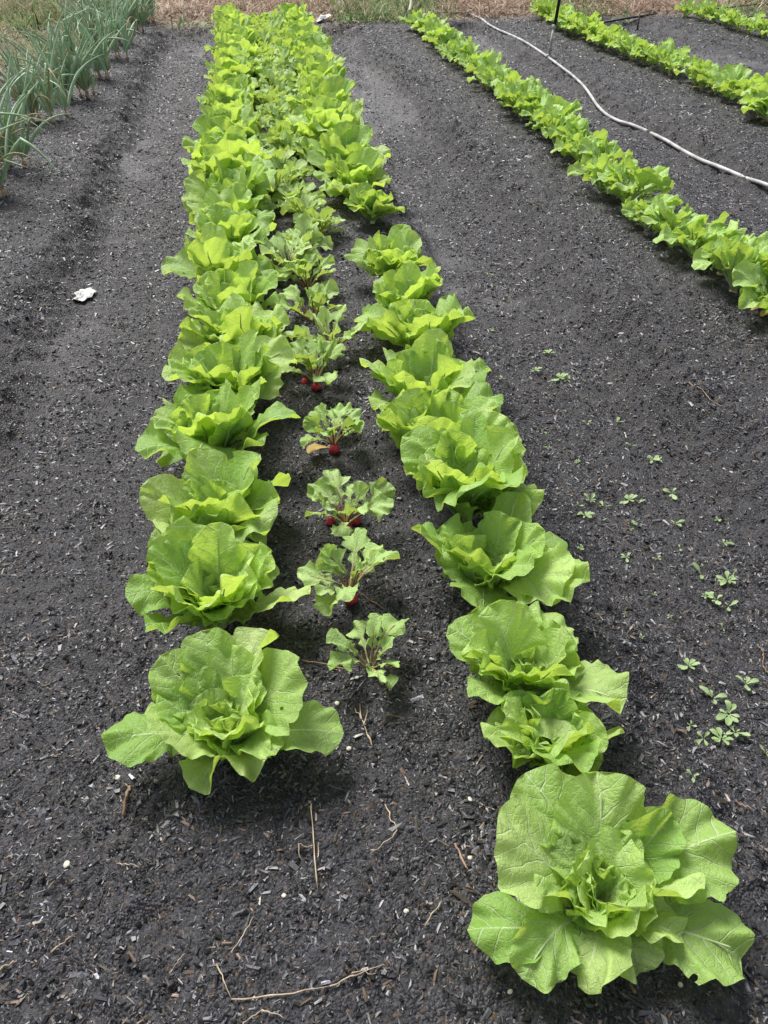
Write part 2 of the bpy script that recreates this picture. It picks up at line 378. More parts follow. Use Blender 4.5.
# ------------------------------------------------------------------ bark chips over the soil (uncountable)
def chips():
    rg = np.random.default_rng(5)
    zones = [(.15, 1.6, -1.0, 1.9, 36000, 1.0), (1.6, 3.2, -1.7, 2.9, 20000, 1.12), (3.2, 6.5, -2.8, 5.2, 11500, 1.45), (6.5, 13.5, -5.0, 9.8, 3600, 2.3)]
    Xs, Ys, Ss = [], [], []
    for y0, y1, x0, x1, d, sc in zones:
        n = int((y1 - y0) * (x1 - x0) * d)
        Xs.append(rg.uniform(x0, x1, n)); Ys.append(rg.uniform(y0, y1, n)); Ss.append(np.full(n, sc))
    X = np.concatenate(Xs); Y = np.concatenate(Ys); S = np.concatenate(Ss)
    keep = rg.random(len(X)) > .62 * silt_mask(X, Y)
    keep &= rg.random(len(X)) < .45 + .9 * vnoise(X * 6 + 9, Y * 6 + 2)
    dcx, dcy = X * math.cos(YAW) - Y * math.sin(YAW), X * math.sin(YAW) + Y * math.cos(YAW)
    keep &= np.abs(dcx) < .55 * (dcy + .75) + .45            # only the soil around what the view can reach
    X, Y, S = X[keep], Y[keep], S[keep]; n = len(X)
    L = np.exp(rg.normal(math.log(.0058), .58, n)) * S * (.6 + .8 * vnoise(X * 9 + 3, Y * 9)); L = np.clip(L, .002, .030)
    asp = rg.uniform(.14, .52, n); th = rg.uniform(.12, .40, n)
    bigc = L > .010; asp[bigc] = rg.uniform(.13, .42, bigc.sum()); th[bigc] = rg.uniform(.10, .28, bigc.sum())
    kind = rg.random(n)
    sl_ = (kind > .972) & (kind < .984); L[sl_] *= rg.uniform(1.2, 2.6, sl_.sum()); asp[sl_] = rg.uniform(.07, .16, sl_.sum()); th[sl_] = .4
    cl = kind < .03; L[cl] = rg.uniform(.006, .013, cl.sum()); asp[cl] = rg.uniform(.6, .95, cl.sum()); th[cl] = .35
    W = L * asp; H = np.minimum(W * th * 2.2, L * .5)
    col = np.zeros((n, 3))
    v = np.exp(rg.normal(math.log(.032), .85, n)) * (1 + 1.1 * sst(1.5, 6, Y)); col[:] = v[:, None] * np.array([.98, .98, 1.12])  # chips paler with distance: grazing sky sheen of wet bark put into the colour
    k = kind > .84; col[k] = (rg.uniform(.06, .19, k.sum())[:, None] * np.array([.95, .98, 1.07]))
    k = kind > .91; col[k] = (rg.uniform(.06, .19, k.sum())[:, None] * np.array([1.25, .85, .6]))
    k = kind > .974; col[k] = (rg.uniform(.08, .28, k.sum())[:, None] * np.array([1.1, .85, .6]))
    k = kind > .9975; col[k] = (rg.uniform(.3, .6, k.sum())[:, None] * np.array([1.0, .97, .88]))
    col[cl] = rg.uniform(.010, .022, cl.sum())[:, None]
    az = rg.uniform(0, 2 * PI, n); t1 = rg.normal(0, .36, n); t2 = rg.normal(0, .45, n)
    base = np.array([[-.5, -.5, 0], [.5, -.5, 0], [.5, .5, 0], [-.5, .5, 0], [-.34, 0, 1], [.34, 0, 1]])
    P = np.tile(base[None], (n, 1, 1)) + rg.uniform(-.16, .16, (n, 6, 3)) * np.array([1, 1, .6])
    P *= np.stack([L, W, H], -1)[:, None, :]
    c, s = np.cos(t1)[:, None], np.sin(t1)[:, None]; x, y, z = P[..., 0], P[..., 1], P[..., 2]
    x, z = x * c - z * s, x * s + z * c
    c, s = np.cos(t2)[:, None], np.sin(t2)[:, None]; y, z = y * c - z * s, y * s + z * c
    c, s = np.cos(az)[:, None], np.sin(az)[:, None]; x, y = x * c - y * s, x * s + y * c
    Z = T(X, Y) + rg.uniform(-.15, .35, n) * H
    V = np.stack([x + X[:, None], y + Y[:, None], z + Z[:, None]], -1).reshape(-1, 3)
    o = (np.arange(n) * 6)[:, None]
    Q = np.concatenate([o + np.array([[0, 1, 5, 4]]), o + np.array([[2, 3, 4, 5]])]); Tt = np.concatenate([o + np.array([[1, 2, 5]]), o + np.array([[3, 0, 4]])])
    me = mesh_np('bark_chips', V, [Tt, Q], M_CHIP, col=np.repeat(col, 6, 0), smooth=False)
    tag(link('bark_chips', me), 'dark charred bark chips and crumbs covering the garden soil', 'bark chips', kind='stuff')
    print('chips', n)
chips()

# ------------------------------------------------------------------ leaf generator
def leaf(L, W, th0, th1, phi, rng, r0=.012, z0=.0, cup=.25, ruf=.06, nu=14, nv=22, pet=.14, petw=.12, wide=.60, curve=1.6, twist=0., lobes=0, rec=0., blister=1.0, jag=.075, tipr=.0):
    t = np.linspace(0, 1, nv + 1); v = np.sin(t * PI / 2) * .45 + t * .55
    u = np.linspace(-1, 1, 2 * nu + 1)
    wf = petw + (1 - petw) * sst(pet * .7, wide, v)
    k = np.clip((v - wide) / (1 - wide), 0, 1); tipf = np.sqrt(np.clip(1 - k ** 2.3, 0, 1))
    wf = np.where(v > wide, tipf, wf)
    if lobes:   # pinnate lobes low on the blade
        wave = .5 + .5 * np.cos((v - wide) * 2 * PI * lobes)
        low = sst(.05, wide - .05, v)
        wf = np.where(v < wide * .98, petw + (wf - petw) * (.25 + .75 * wave) * (.55 + .45 * low), wf)
    w = wf * W / 2
    # centre line
    ds = np.diff(v, prepend=0) * L
    ang = th0 + (th1 - th0) * v ** curve
    wob = rng.normal(0, .10, 3)
    ang = ang + wob[0] * np.sin(v * 7 + wob[1] * 20)
    r = r0 + np.cumsum(np.cos(ang) * ds); z = z0 + np.cumsum(np.sin(ang) * ds)
    side = np.cumsum(np.sin(v * PI * 1.3 + rng.uniform(0, 6)) * ds) * rng.normal(0, .10)
    # edge irregularity
    eL = 1 + jag * 1.2 * (vnoise(v * 14 + rng.uniform(0, 99), v * 0 + 3) - .5) * 2 + jag * .6 * (vnoise(v * 27 + rng.uniform(0, 99), v * 0 + 3) - .5) * 2
    eR = 1 + jag * 1.2 * (vnoise(v * 14 + rng.uniform(0, 99), v * 0 + 7) - .5) * 2 + jag * .6 * (vnoise(v * 27 + rng.uniform(0, 99), v * 0 + 7) - .5) * 2
    U, VV = np.meshgrid(u, v)
    e = np.where(U < 0, eL[:, None], eR[:, None])
    x = U * w[:, None] * (1 + (e - 1) * np.abs(U) ** 3)
    yl = VV * L
    q = np.arctan2(x, yl - .45 * L + 1e-6)
    edge = np.clip(np.maximum(np.abs(U) ** 2.2, sst(.62, 1.0, VV) ** 1.2), 0, 1) * sst(pet * .8, pet + .25, VV)
    nd = 0
    for fq, am in ((3, .6), (5, .9), (8, .9), (13, .65), (21, .38)):
        nd = nd + am * np.sin(q * fq + rng.uniform(0, 2 * PI)) * rng.uniform(.5, 1.2)
    nd = nd * ruf * W * edge * .5
    xn = x / (W / 2)
    nd = nd + cup * W * .5 * np.abs(xn) ** 1.7 - rec * W * .5 * np.abs(xn) ** 4 * sst(.2, .5, VV)
    # quilted blade between the veins (same vein layout as the shader)
    ax = np.abs(x / L); qq = (yl / L - 1.05 * ax) / .14 + .23 * np.sign(x)
    vd = np.abs((qq - np.floor(qq)) - .5) * 2
    puff = (np.clip(vd, 0, .75) - .4) * .011 * L * np.clip(ax * 14, 0, 1) * blister
    nd = nd + puff + blister * .010 * L * (vnoise(x / L * 16 + rng.uniform(0, 99), yl / L * 16) - .5)
    tr, tz = np.cos(ang)[:, None], np.sin(ang)[:, None]
    nr, nz = -tz, tr                       # upper side normal (towards the heart)
    tw = (twist * v ** 1.3)[:, None]
    bx = x * np.cos(tw) - nd * np.sin(tw); bn = x * np.sin(tw) + nd * np.cos(tw)
    lift = .0
    Rr = r[:, None] + nr * bn; Zz = z[:, None] + nz * bn + tipr * sst(.6, 1, VV); Sd = bx + side[:, None]
    cp, sp = math.cos(phi), math.sin(phi)
    Pv = np.stack([Rr * cp - Sd * sp, Rr * sp + Sd * cp, Zz], -1).reshape(-1, 3)
    nu2 = 2 * nu + 1
    i = np.arange(nv)[:, None] * nu2; j = np.arange(nu2 - 1)[None, :]
    F = np.stack([i + j, i + nu2 + j, i + nu2 + j + 1, i + j + 1], -1).reshape(-1, 4)
    uv = np.stack([x / L, yl / L], -1).reshape(-1, 2)
    # centre line for the rib, just under the blade
    mid = np.stack([r * cp - side * sp, r * sp + side * cp, z], -1)
    nrm = np.stack([-np.sin(ang) * cp, -np.sin(ang) * sp, np.cos(ang)], -1)
    return Pv, F, uv, mid, nrm, v

def fix_ground(P, gz=0.004):
    """leaves that droop below the soil rest on it"""
    P[:, 2] = np.where(P[:, 2] < gz + .02, gz + .02 * np.exp((P[:, 2] - gz - .02) / .02), P[:, 2]); return P

def rib(mid, nrm, v, L, thick=.0075):
    k = v < .86
    rad = (thick * (1 - v[k]) ** 1.25 + .0009) * (L / .3)
    return tube(mid[k] - nrm[k] * rad[:, None] * .80, rad, 7)

# cabbage recipes: list of dict(phi, L, W, th0, th1, ...)
HERO_R = [dict(phi=150, L=.285, W=.205, th0=58, th1=22, cup=.06, ruf=.13, wide=.64, tint=.55), dict(phi=80, L=.262, W=.185, th0=66, th1=26, cup=.12, ruf=.14, wide=.66, tint=.45),
          dict(phi=112, L=.285, W=.145, th0=58, th1=10, cup=.1, ruf=.14, wide=.68, tint=.15), dict(phi=12, L=.290, W=.180, th0=48, th1=-4, cup=.15, ruf=.18, twist=.55, wide=.66, tint=.35),
          dict(phi=32, L=.235, W=.12, th0=62, th1=20, cup=.4, ruf=.16, twist=.6, tint=.1), dict(phi=-30, L=.275, W=.155, th0=40, th1=-42, cup=-.05, ruf=.15, wide=.68, tint=.12),
          dict(phi=-8, L=.205, W=.125, th0=62, th1=-15, cup=.45, ruf=.2, twist=-.8, tint=.75), dict(phi=182, L=.260, W=.130, th0=36, th1=-32, cup=-.05, ruf=.18, wide=.68, tint=.08),
          dict(phi=212, L=.245, W=.115, th0=54, th1=-42, cup=.1, ruf=.22, twist=-.5, wide=.68, tint=.3), dict(phi=236, L=.190, W=.125, th0=68, th1=-66, cup=.2, ruf=.24, twist=.7, tint=.7),
          dict(phi=282, L=.155, W=.115, th0=62, th1=-52, cup=.2, ruf=.2, tint=.6), dict(phi=172, L=.185, W=.135, th0=68, th1=10, cup=.4, ruf=.18, twist=.5, tint=.7),
          dict(phi=52, L=.170, W=.11, th0=74, th1=30, cup=.45, ruf=.18, tint=.65), dict(phi=98, L=.190, W=.150, th0=64, th1=30, cup=.12, ruf=.14, tint=.35), dict(phi=128, L=.170, W=.12, th0=68, th1=34, cup=.2, ruf=.16, tint=.5), dict(phi=315, L=.165, W=.10, th0=58, th1=-20, cup=.45, ruf=.22, twist=-.5, tint=.8)]
HERO_L = [dict(phi=184, L=.275, W=.150, th0=40, th1=-26, cup=.05, ruf=.13, wide=.68, tint=.08), dict(phi=206, L=.225, W=.185, th0=60, th1=30, cup=.2, ruf=.09, wide=.62, tint=.55),
          dict(phi=136, L=.260, W=.160, th0=60, th1=30, cup=.06, ruf=.14, wide=.66, tint=.4), dict(phi=104, L=.275, W=.15, th0=62, th1=34, cup=.1, ruf=.15, wide=.66, tint=.25), dict(phi=82, L=.230, W=.150, th0=66, th1=34, cup=.15, ruf=.14, tint=.65),
          dict(phi=56, L=.285, W=.135, th0=58, th1=22, cup=.25, ruf=.2, twist=-.6, wide=.68, tint=.85), dict(phi=16, L=.270, W=.225, th0=56, th1=32, cup=.12, ruf=.08, wide=.60, tint=.45),
          dict(phi=-14, L=.285, W=.140, th0=36, th1=-20, cup=.1, ruf=.12, wide=.68, tint=.12), dict(phi=-62, L=.175, W=.12, th0=52, th1=-5, cup=.5, ruf=.24, tint=.7), dict(phi=250, L=.175, W=.10, th0=44, th1=-10, cup=.55, ruf=.26, twist=.6, tint=.6),
          dict(phi=112, L=.190, W=.13, th0=70, th1=40, cup=.1, ruf=.16, tint=.3), dict(phi=160, L=.210, W=.12, th0=62, th1=30, cup=.3, ruf=.18, tint=.2), dict(phi=40, L=.185, W=.11, th0=72, th1=44, cup=.3, ruf=.18, tint=.4), dict(phi=-38, L=.19, W=.11, th0=52, th1=10, cup=.4, ruf=.2, tint=.3)]
def random_cabbage(rng, spread=1.0, tall=0.0):
    S = []; n1 = rng.integers(7, 10); o = rng.uniform(0, 360)
    for i in range(n1):
        S.append(dict(phi=o + i * 360 / n1 + rng.normal(0, 14), L=.265 * rng.uniform(.72, 1.15) * spread, W=.180 * rng.uniform(.75, 1.15), th0=rng.uniform(38, 62) + tall * 16, th1=rng.uniform(-45, 35) + tall * 38,
                      cup=rng.uniform(-.1, .25), ruf=rng.uniform(.11, .21), twist=rng.normal(0, .45), curve=rng.uniform(1.2, 2.6)))
    n2 = rng.integers(9, 13)
    for i in range(n2):
        S.append(dict(phi=o + 25 + i * 360 / n2 * 1.0 + rng.normal(0, 16), L=.240 * rng.uniform(.72, 1.18), W=.165 * rng.uniform(.72, 1.15), th0=rng.uniform(60, 80), th1=rng.uniform(15, 68) + tall * 8,
                      cup=rng.uniform(.0, .35), ruf=rng.uniform(.11, .20), twist=rng.normal(0, .4), curve=rng.uniform(1.4, 2.8)))
    return S
def heart_spec(rng):
    S = []; o = rng.uniform(0, 360)
    for i in range(6):
        S.append(dict(phi=o + i * 137.5 + rng.normal(0, 12), L=.172 * rng.uniform(.8, 1.12), W=.150 * rng.uniform(.85, 1.15), th0=rng.uniform(68, 82), th1=rng.uniform(34, 66), cup=rng.uniform(.1, .35), ruf=.12, r0=.006, twist=rng.normal(0, .15)))
    for i in range(7):
        S.append(dict(phi=o + 60 + i * 137.5, L=.120 * rng.uniform(.75, 1.12), W=.115, th0=80, th1=rng.uniform(40, 84), cup=.3, ruf=.17, r0=.004, twist=rng.normal(0, .15), blister=1.8))
    return S
def mk(spec, rng, nu, nv):
    s = dict(spec); s.setdefault('r0', .014)
    phi = R(s.pop('phi')); th0 = R(s.pop('th0')); th1 = R(s.pop('th1'))
    L = s.pop('L'); W = s.pop('W')
    return leaf(L, W, th0, th1, phi, rng, nu=nu, nv=nv, z0=.012, **s), L
def stem_geo(rng):
    G = Geo(); P = np.array([[0, 0, -.02], [0, 0, .01], [0, 0, .035], [0, 0, .05]])
    V, F = tube(P, [.017, .019, .016, .006], 10); G.add(V, F); return G
def make_cabbage(seed, spec=None, near=True, label=None, group='cabbages', spread=1., tall=0., nu=14, nv=22):
    rng = np.random.default_rng(seed)
    root = thing('cabbage', label, 'cabbage', (0, 0, 0), 0, group)
    S = spec or random_cabbage(rng, spread, tall)
    G = Geo()
    for s in S:
        s = dict(s); st = s.pop('tint', None)
        (P, F, uv, mid, nrm, v), L = mk(s, rng, nu, nv); P = fix_ground(P)
        tint = (.02 + .78 * rng.random() - .10 * (L > .26)) if st is None else st
        if near:
            me = mesh_np('outer_leaf', P, F, M_CAB, uv, tint=np.full(len(P), tint)); lo = link('outer_leaf', me, root)
            V2, F2 = rib(mid, nrm, v, L); g2 = Geo(); g2.add(V2, F2); link('midrib', g2.mesh('midrib', M_RIB), lo)
        else: G.add(P, F, uv, tint)
    if not near: link('outer_leaves', G.mesh('outer_leaves', M_CAB), root)
    H = Geo()
    for s in heart_spec(rng):
        (P, F, uv, mid, nrm, v), L = mk(s, rng, max(nu * 4 // 5, 5), max(nv * 4 // 5, 8)); H.add(P, F, uv, .55 + .35 * rng.random())
    link('heart', H.mesh('heart', M_CAB), root)
    link('stalk', stem_geo(rng).mesh('stalk', M_STALK), root)
    return root

def place(o, x, y, rz=None, s=1.0, dz=0.0, lean=None):
    o.location = (x, y, Tz(x, y) + dz)
    if rz is not None: o.rotation_euler = (0, 0, rz)
    o.scale = (s, s, s)
    if lean: o.rotation_euler = (lean[0], lean[1], rz or 0)

ORD = ['nearest', 'second', 'third', 'fourth', 'fifth', 'sixth', 'seventh', 'eighth', 'ninth', 'tenth', 'eleventh', 'twelfth', 'thirteenth', 'fourteenth']
# near cabbages of the left row: (x, y, scale, spread, tall, label)
LEFT = [
 (-.178, 1.050, .93, 1, 0, 'open cabbage at the near end of the left row, bare chips around it'),
 (-.200, 1.43, 1.04, 1.05, .2, 'cabbage second from the near end of the left row, broad leaf spreading right'),
 (-.195, 1.76, 1.0, 1, .4, 'cabbage third from the near end of the left row, narrow leaf sticking out left'),
 (-.215, 2.16, 1.12, 1, .2, 'full round cabbage fourth from the near end of the left row'),
 (-.155, 2.50, 1.14, .95, .5, 'cabbage fifth from the near end of the left row, tall behind the round one'),
 (-.135, 2.84, 1.12, 1, .3, 'cabbage sixth from the near end of the left row, pale dusty upper leaves'),
 (-.135, 3.18, 1.1, .95, .3, 'cabbage seventh from the near end of the left row, pressed between neighbours'),
 (-.175, 3.56, 1.15, 1, .3, 'cabbage eighth from the near end of the left row, leaves bulging into the left furrow'),
 (-.165, 3.92, 1.12, 1, .2, 'cabbage ninth from the near end of the left row, bright folded centre'),
 (-.150, 4.27, 1.12, .95, .4, 'cabbage tenth from the near end of the left row'),
]
RIGHT = [
 (.490, .580, .97, 1, 0, 'big spreading cabbage at the near end of the right row, nearest of all plants'),
 (.500, .90, .80, .85, .5, 'small crumpled cabbage second from the near end of the right row'),
 (.500, 1.085, .92, .95, .4, 'cabbage third from the near end of the right row, dark gap behind it'),
 (.510, 1.43, .92, 1.05, .1, 'cabbage fourth from the near end of the right row, pale leaf reaching right'),
 (.525, 1.74, 1.18, 1, .8, 'tall cabbage fifth from the near end of the right row, upright folded leaves'),
 (.500, 2.02, 1.12, 1, .6, 'cabbage sixth from the near end of the right row, smooth rounded leaves'),
 (.510, 2.32, 1.08, 1, .5, 'cabbage seventh from the near end of the right row, just before a dark gap'),
 (.595, 2.78, 1.1, 1, .4, 'cabbage eighth from the near end of the right row, just past the dark gap'),
 (.585, 3.10, 1.0, .95, .4, 'cabbage ninth from the near end of the right row'),
 (.600, 3.50, 1.05, 1, .3, 'cabbage tenth from the near end of the right row, last before the bare patch'),
]
GC = 'cabbages growing in two rows on the wide bed'
for k, (x, y, s, sp, ta, lab) in enumerate(LEFT):
    nu, nv = (20, 32) if k < 2 else ((14, 22) if k < 5 else (11, 18))
    o = make_cabbage(100 + k, HERO_L if k == 0 else None, True, lab, GC, sp, ta, nu, nv); place(o, x, y, 0 if k == 0 else None, s)
for k, (x, y, s, sp, ta, lab) in enumerate(RIGHT):
    nu, nv = (26, 40) if k == 0 else ((18, 28) if k < 4 else ((14, 22) if k < 6 else (11, 18)))
    o = make_cabbage(200 + k, HERO_R if k == 0 else None, True, lab, GC, sp, ta, nu, nv); place(o, x, y, 0 if k == 0 else None, s)
protos = [make_cabbage(300 + k, None, False, 'x', GC, .95, .35 + .25 * (k % 3), 9, 15) for k in range(6)]
rg = np.random.default_rng(77)
used = [False] * 6
def far_cab(x, y, lab, s):
    k = int(rg.integers(0, 6))
    if used[k]: o = copy_tree(protos[k])
    else: o = protos[k]; used[k] = True
    place(o, x, y, rg.uniform(0, 2 * PI), s); o['label'] = lab
y = 4.62; k = 10
while y < 12.55:
    lab = ('cabbage %s from the near end of the left row' % ORD[k]) if k < 13 else 'bright green cabbage in the crowded far part of the left row'
    far_cab(-.135 + .006 * (y - 4) + rg.normal(0, .025), y, lab, rg.uniform(1.12, 1.38)); y += rg.uniform(.30, .37); k += 1
far_cab(.650, 4.47, 'low flat cabbage in the right row, first beyond the bare patch', .78)
far_cab(.585, 4.86, 'tall pale cabbage in the right row, second beyond the bare patch', 1.12)
y = 5.2; k = 0
while y < 12.45:
    lab = ('cabbage %s beyond the bare patch in the right row' % ORD[k + 2]) if k < 2 else 'bright green cabbage in the crowded far part of the right row'
    far_cab(.585 + .024 * (y - 4.5) + rg.normal(0, .035), y, lab, rg.uniform(1.15, 1.42)); y += rg.uniform(.29, .35); k += 1
for u_, o in zip(used, protos):
    if not u_:
        for ch in list(o.children): bpy.data.objects.remove(ch)
        bpy.data.objects.remove(o)

# ------------------------------------------------------------------ radishes
def ellip(c, r, seg=14, ring=9, rng=None, squash=1.0):
    th = np.linspace(0, PI, ring + 1)[1:-1]; ph = np.arange(seg) / seg * 2 * PI
    TH, PH = np.meshgrid(th, ph, indexing='ij')
    P = np.stack([np.sin(TH) * np.cos(PH), np.sin(TH) * np.sin(PH), np.cos(TH)], -1).reshape(-1, 3)
    P = np.vstack([P, [0, 0, 1], [0, 0, -1]])
    if rng is not None:
        P = P * (1 + .10 * (vnoise(P[:, 0] * 1.5 + rng.uniform(0, 50) + 5, P[:, 1] * 1.5 + P[:, 2] + 9) - .5) * 2)[:, None]
    P = P * np.array(r) + np.array(c)
    n = len(th); i = np.arange(n - 1)[:, None] * seg; j = np.arange(seg)[None]
    Q = np.stack([i + j, i + seg + j, i + seg + (j + 1) % seg, i + (j + 1) % seg], -1).reshape(-1, 4)
    jj = np.arange(seg); t = n * seg
    T1 = np.stack([np.full(seg, t), jj, (jj + 1) % seg], -1); T2 = np.stack([np.full(seg, t + 1), (n - 1) * seg + (jj + 1) % seg, (n - 1) * seg + jj], -1)
    return P, [Q, T1, T2]
def small_leafy(root, rng, n, Lr, Wk, mat, stemmat, r0, z0, thr, nu=7, nv=14, lobes=4, near=True, pet=.34, jag=.22):
    G = Geo(); St = Geo(); o = rng.uniform(0, 360)
    for i in range(n):
        L = rng.uniform(*Lr); th0 = R(rng.uniform(*thr)); th1 = th0 - R(rng.uniform(20, 85))
        P, F, uv, mid, nrm, v = leaf(L, L * Wk * rng.uniform(.85, 1.15), th0, th1, R(o + i * 137.5 + rng.normal(0, 10)), rng, r0=r0, z0=z0, cup=rng.uniform(.0, .4), ruf=.24, nu=nu, nv=nv, pet=pet, petw=.05, wide=.70, lobes=lobes, jag=jag, twist=rng.normal(0, .5), blister=1.6)
        G.add(fix_ground(P), F, uv, .3 + .4 * rng.random())
        kk = v < .8; rad = (.0034 * (1 - v[kk]) + .0008) * L / .15
        V2, F2 = tube(mid[kk] - nrm[kk] * rad[:, None] * .5, rad, 5, cap=False); St.add(V2, F2)
    link('foliage', G.mesh('foliage', mat), root)
    link('stems', St.mesh('stems', stemmat), root)
def make_radish(seed, n=9, Lr=(.10, .15), roots=1, near=True):
    rng = np.random.default_rng(seed)
    root = thing('radish_plant', 'x', 'radish plant', (0, 0, 0))
    small_leafy(root, rng, int(n * (.85 if near else 1.35)), Lr, .45, M_RAD, M_RSTEM, .006, .026 if roots else .004, (38, 84), 9 if near else 5, 22 if near else 12)
    offs = [(0, -.012), (-.038, .030), (.030, .022)]
    for i in range(roots):
        x, y = offs[i]; r = (.0185, .0185, .020) if i == 0 else (.014, .014, .016)
        P, F = ellip((x, y, .008), r, rng=rng); G = Geo(); G.add(P, F)
        V2, F2 = tube([[x, y, -.01], [x + .003, y, -.03]], [.004, .001], 6); G.add(V2, F2)
        link('root', G.mesh('root', M_ROOT), root)
    return root
RADS = [
 ((370, 668), 10, (.11, .15), 0, 1.05, 'small leafy radish plant nearest the camera, no red root showing'),
 ((350, 598), 14, (.10, .16), 1, 1.1, 'radish plant with one round red root, second from the near end'),
 ((346, 530), 13, (.11, .17), 3, 1.1, 'radish plant with a cluster of three red roots, beside the tall cabbage'),
 ((334, 450), 13, (.10, .16), 1, 1.05, 'radish plant with a red root and one withered yellow leaf'),
 ((316, 388), 15, (.12, .18), 2, 1.1, 'radish plant with two small red roots, fifth from the near end'),
 ((331, 352), 14, (.13, .19), 0, 1.15, 'leafy radish plant just behind the fifth, sixth from the near end'),
 ((314, 322), 14, (.13, .19), 0, 1.15, 'leafy radish plant seventh from the near end, close to the left cabbages'),
 ((308, 290), 14, (.13, .19), 0, 1.15, 'leafy radish plant eighth from the near end of the middle row'),
]
GR = 'radish plants between the two cabbage rows'
for k, ((px, py), n, Lr, nr, s, lab) in enumerate(RADS):
    o = make_radish(400 + k, n, Lr, nr); x, y, z = at(px, py); place(o, x, y, None, s); tag(o, lab, 'radish plant', GR)
    if k == 3:
        P, F, uv, *_ = leaf(.085, .04, R(30), R(-40), R(195), np.random.default_rng(4), nu=5, nv=9, z0=.01); G = Geo(); G.add(fix_ground(P), F, uv)
        link('withered_leaf', G.mesh('withered_leaf', M_YEL), o)
    if k == 1:
        rt = link('root_tail', None)if False else None
rp = [make_radish(440 + k, 14, (.13, .20), 0, False) for k in range(4)]
first = [True] * 4
y = 3.75; k = 8
while y < 12.5:
    i = int(rg.integers(0, 4))
    if first[i]: o = rp[i]; first[i] = False
    else: o = copy_tree(rp[i])
    place(o, .20 + .014 * (y - 3.5) + rg.normal(0, .09), y, rg.uniform(0, 2 * PI), rg.uniform(1.0, 1.3) + .06 * max(0, y - 5))
    tag(o, ('leafy radish plant %s from the near end of the middle row' % ORD[k]) if k < 11 else 'small radish plant hemmed in between the far cabbages of both rows', 'radish plant', GR)
    y += rg.uniform(.20, .29) if y < 5 else rg.uniform(.15, .22); k += 1

# ------------------------------------------------------------------ turnip rows on the right
def make_turnip(seed, n=24, near=True, wither=True):
    rng = np.random.default_rng(seed)
    root = thing('turnip_plant', 'x', 'turnip plant', (0, 0, 0))
    small_leafy(root, rng, n, (.13, .27), .50, M_TUR, M_RIB, .010, .015, (40, 82), 8 if near else 5, 20 if near else 12, lobes=3, pet=.28, jag=.18)
    G = Geo(); P, F = ellip((0, 0, -.008), (.020, .020, .022), 12, 8, rng); G.add(P, F); link('root', G.mesh('root', M_TROOT), root)
    if wither:
        W = Geo()
        for i in range(2):
            P, F, uv, *_ = leaf(rng.uniform(.06, .10), .03, R(35), R(-40), R(rng.uniform(150, 300)), rng, nu=5, nv=9, z0=.015); W.add(fix_ground(P), F, uv)
        link('withered_leaves', W.mesh('withered_leaves', M_YEL), root)
    return root
tn = [make_turnip(500 + k) for k in range(6)]; tf = [make_turnip(520 + k, 22, False) for k in range(4)]
tfirst = {id(o): True for o in tn + tf}
def put_turnip(pool, x, y, s, lab, grp):
    o = pool[int(rg.integers(0, len(pool)))]
    if tfirst[id(o)]: tfirst[id(o)] = False; c = o
    else: c = copy_tree(o)
    place(c, x, y, rg.uniform(0, 2 * PI), s); tag(c, lab, 'turnip plant', grp)
    return c
G3 = 'turnip plants in the row right of the cabbages'
k = 0
for (x, y, s) in [(2.22, 2.72, .9), (2.24, 2.98, 1.0), (2.20, 3.22, 1.0), (2.26, 3.45, 1.05), (2.22, 3.68, 1.0), (2.20, 3.90, .95), (2.17, 4.12, .85), (2.22, 4.52, 1.2), (2.17, 4.82, 1.05)]:
    put_turnip(tn, x, y, s, ['nearest turnip plant, at the right edge of the picture', 'second nearest turnip plant, beside the right edge', 'third turnip plant from the near end of its row', 'fourth turnip plant from the near end of its row',
        'fifth turnip plant from the near end of its row', 'low turnip plant just before the gap in its row', 'turnip plant just past the gap in its row, yellowed lower leaves', 'bushy turnip plant with large raised leaves, right behind the gap', 'turnip plant third beyond the gap in its row'][k], G3); k += 1
y = 5.22
while y < 12.2:
    put_turnip(tn if y < 7 else tf, 2.27 + .022 * (y - 5) + rg.normal(0, .03), y, rg.uniform(.9, 1.15), 'turnip plant in the far unbroken part of the first turnip row', G3); y += rg.uniform(.21, .27)
G4 = 'turnip plants in the second row from the right'
y = 5.6
while y < 13.1:
    if not (8.15 < y < 8.35):
        put_turnip(tf, 4.33 + .02 * (y - 7) + rg.normal(0, .04), y, rg.uniform(.95, 1.2), 'turnip plant in the row beyond the white hose, past the sprinkler post', G4)
    y += rg.uniform(.21, .27)
G5 = 'plants in the row at the top right corner'
y = 9.6
while y < 13.0:
    put_turnip(tf, 6.75 + rg.normal(0, .05), y, rg.uniform(.85, 1.05), 'turnip plant in the farthest row, at the top right corner', G5); y += rg.uniform(.26, .33)
for o in rp + tn + tf:
    unused = (o in rp and first[rp.index(o)]) or (o not in rp and tfirst[id(o)])
    if unused:
        for ch in list(o.children): bpy.data.objects.remove(ch)
        bpy.data.objects.remove(o)

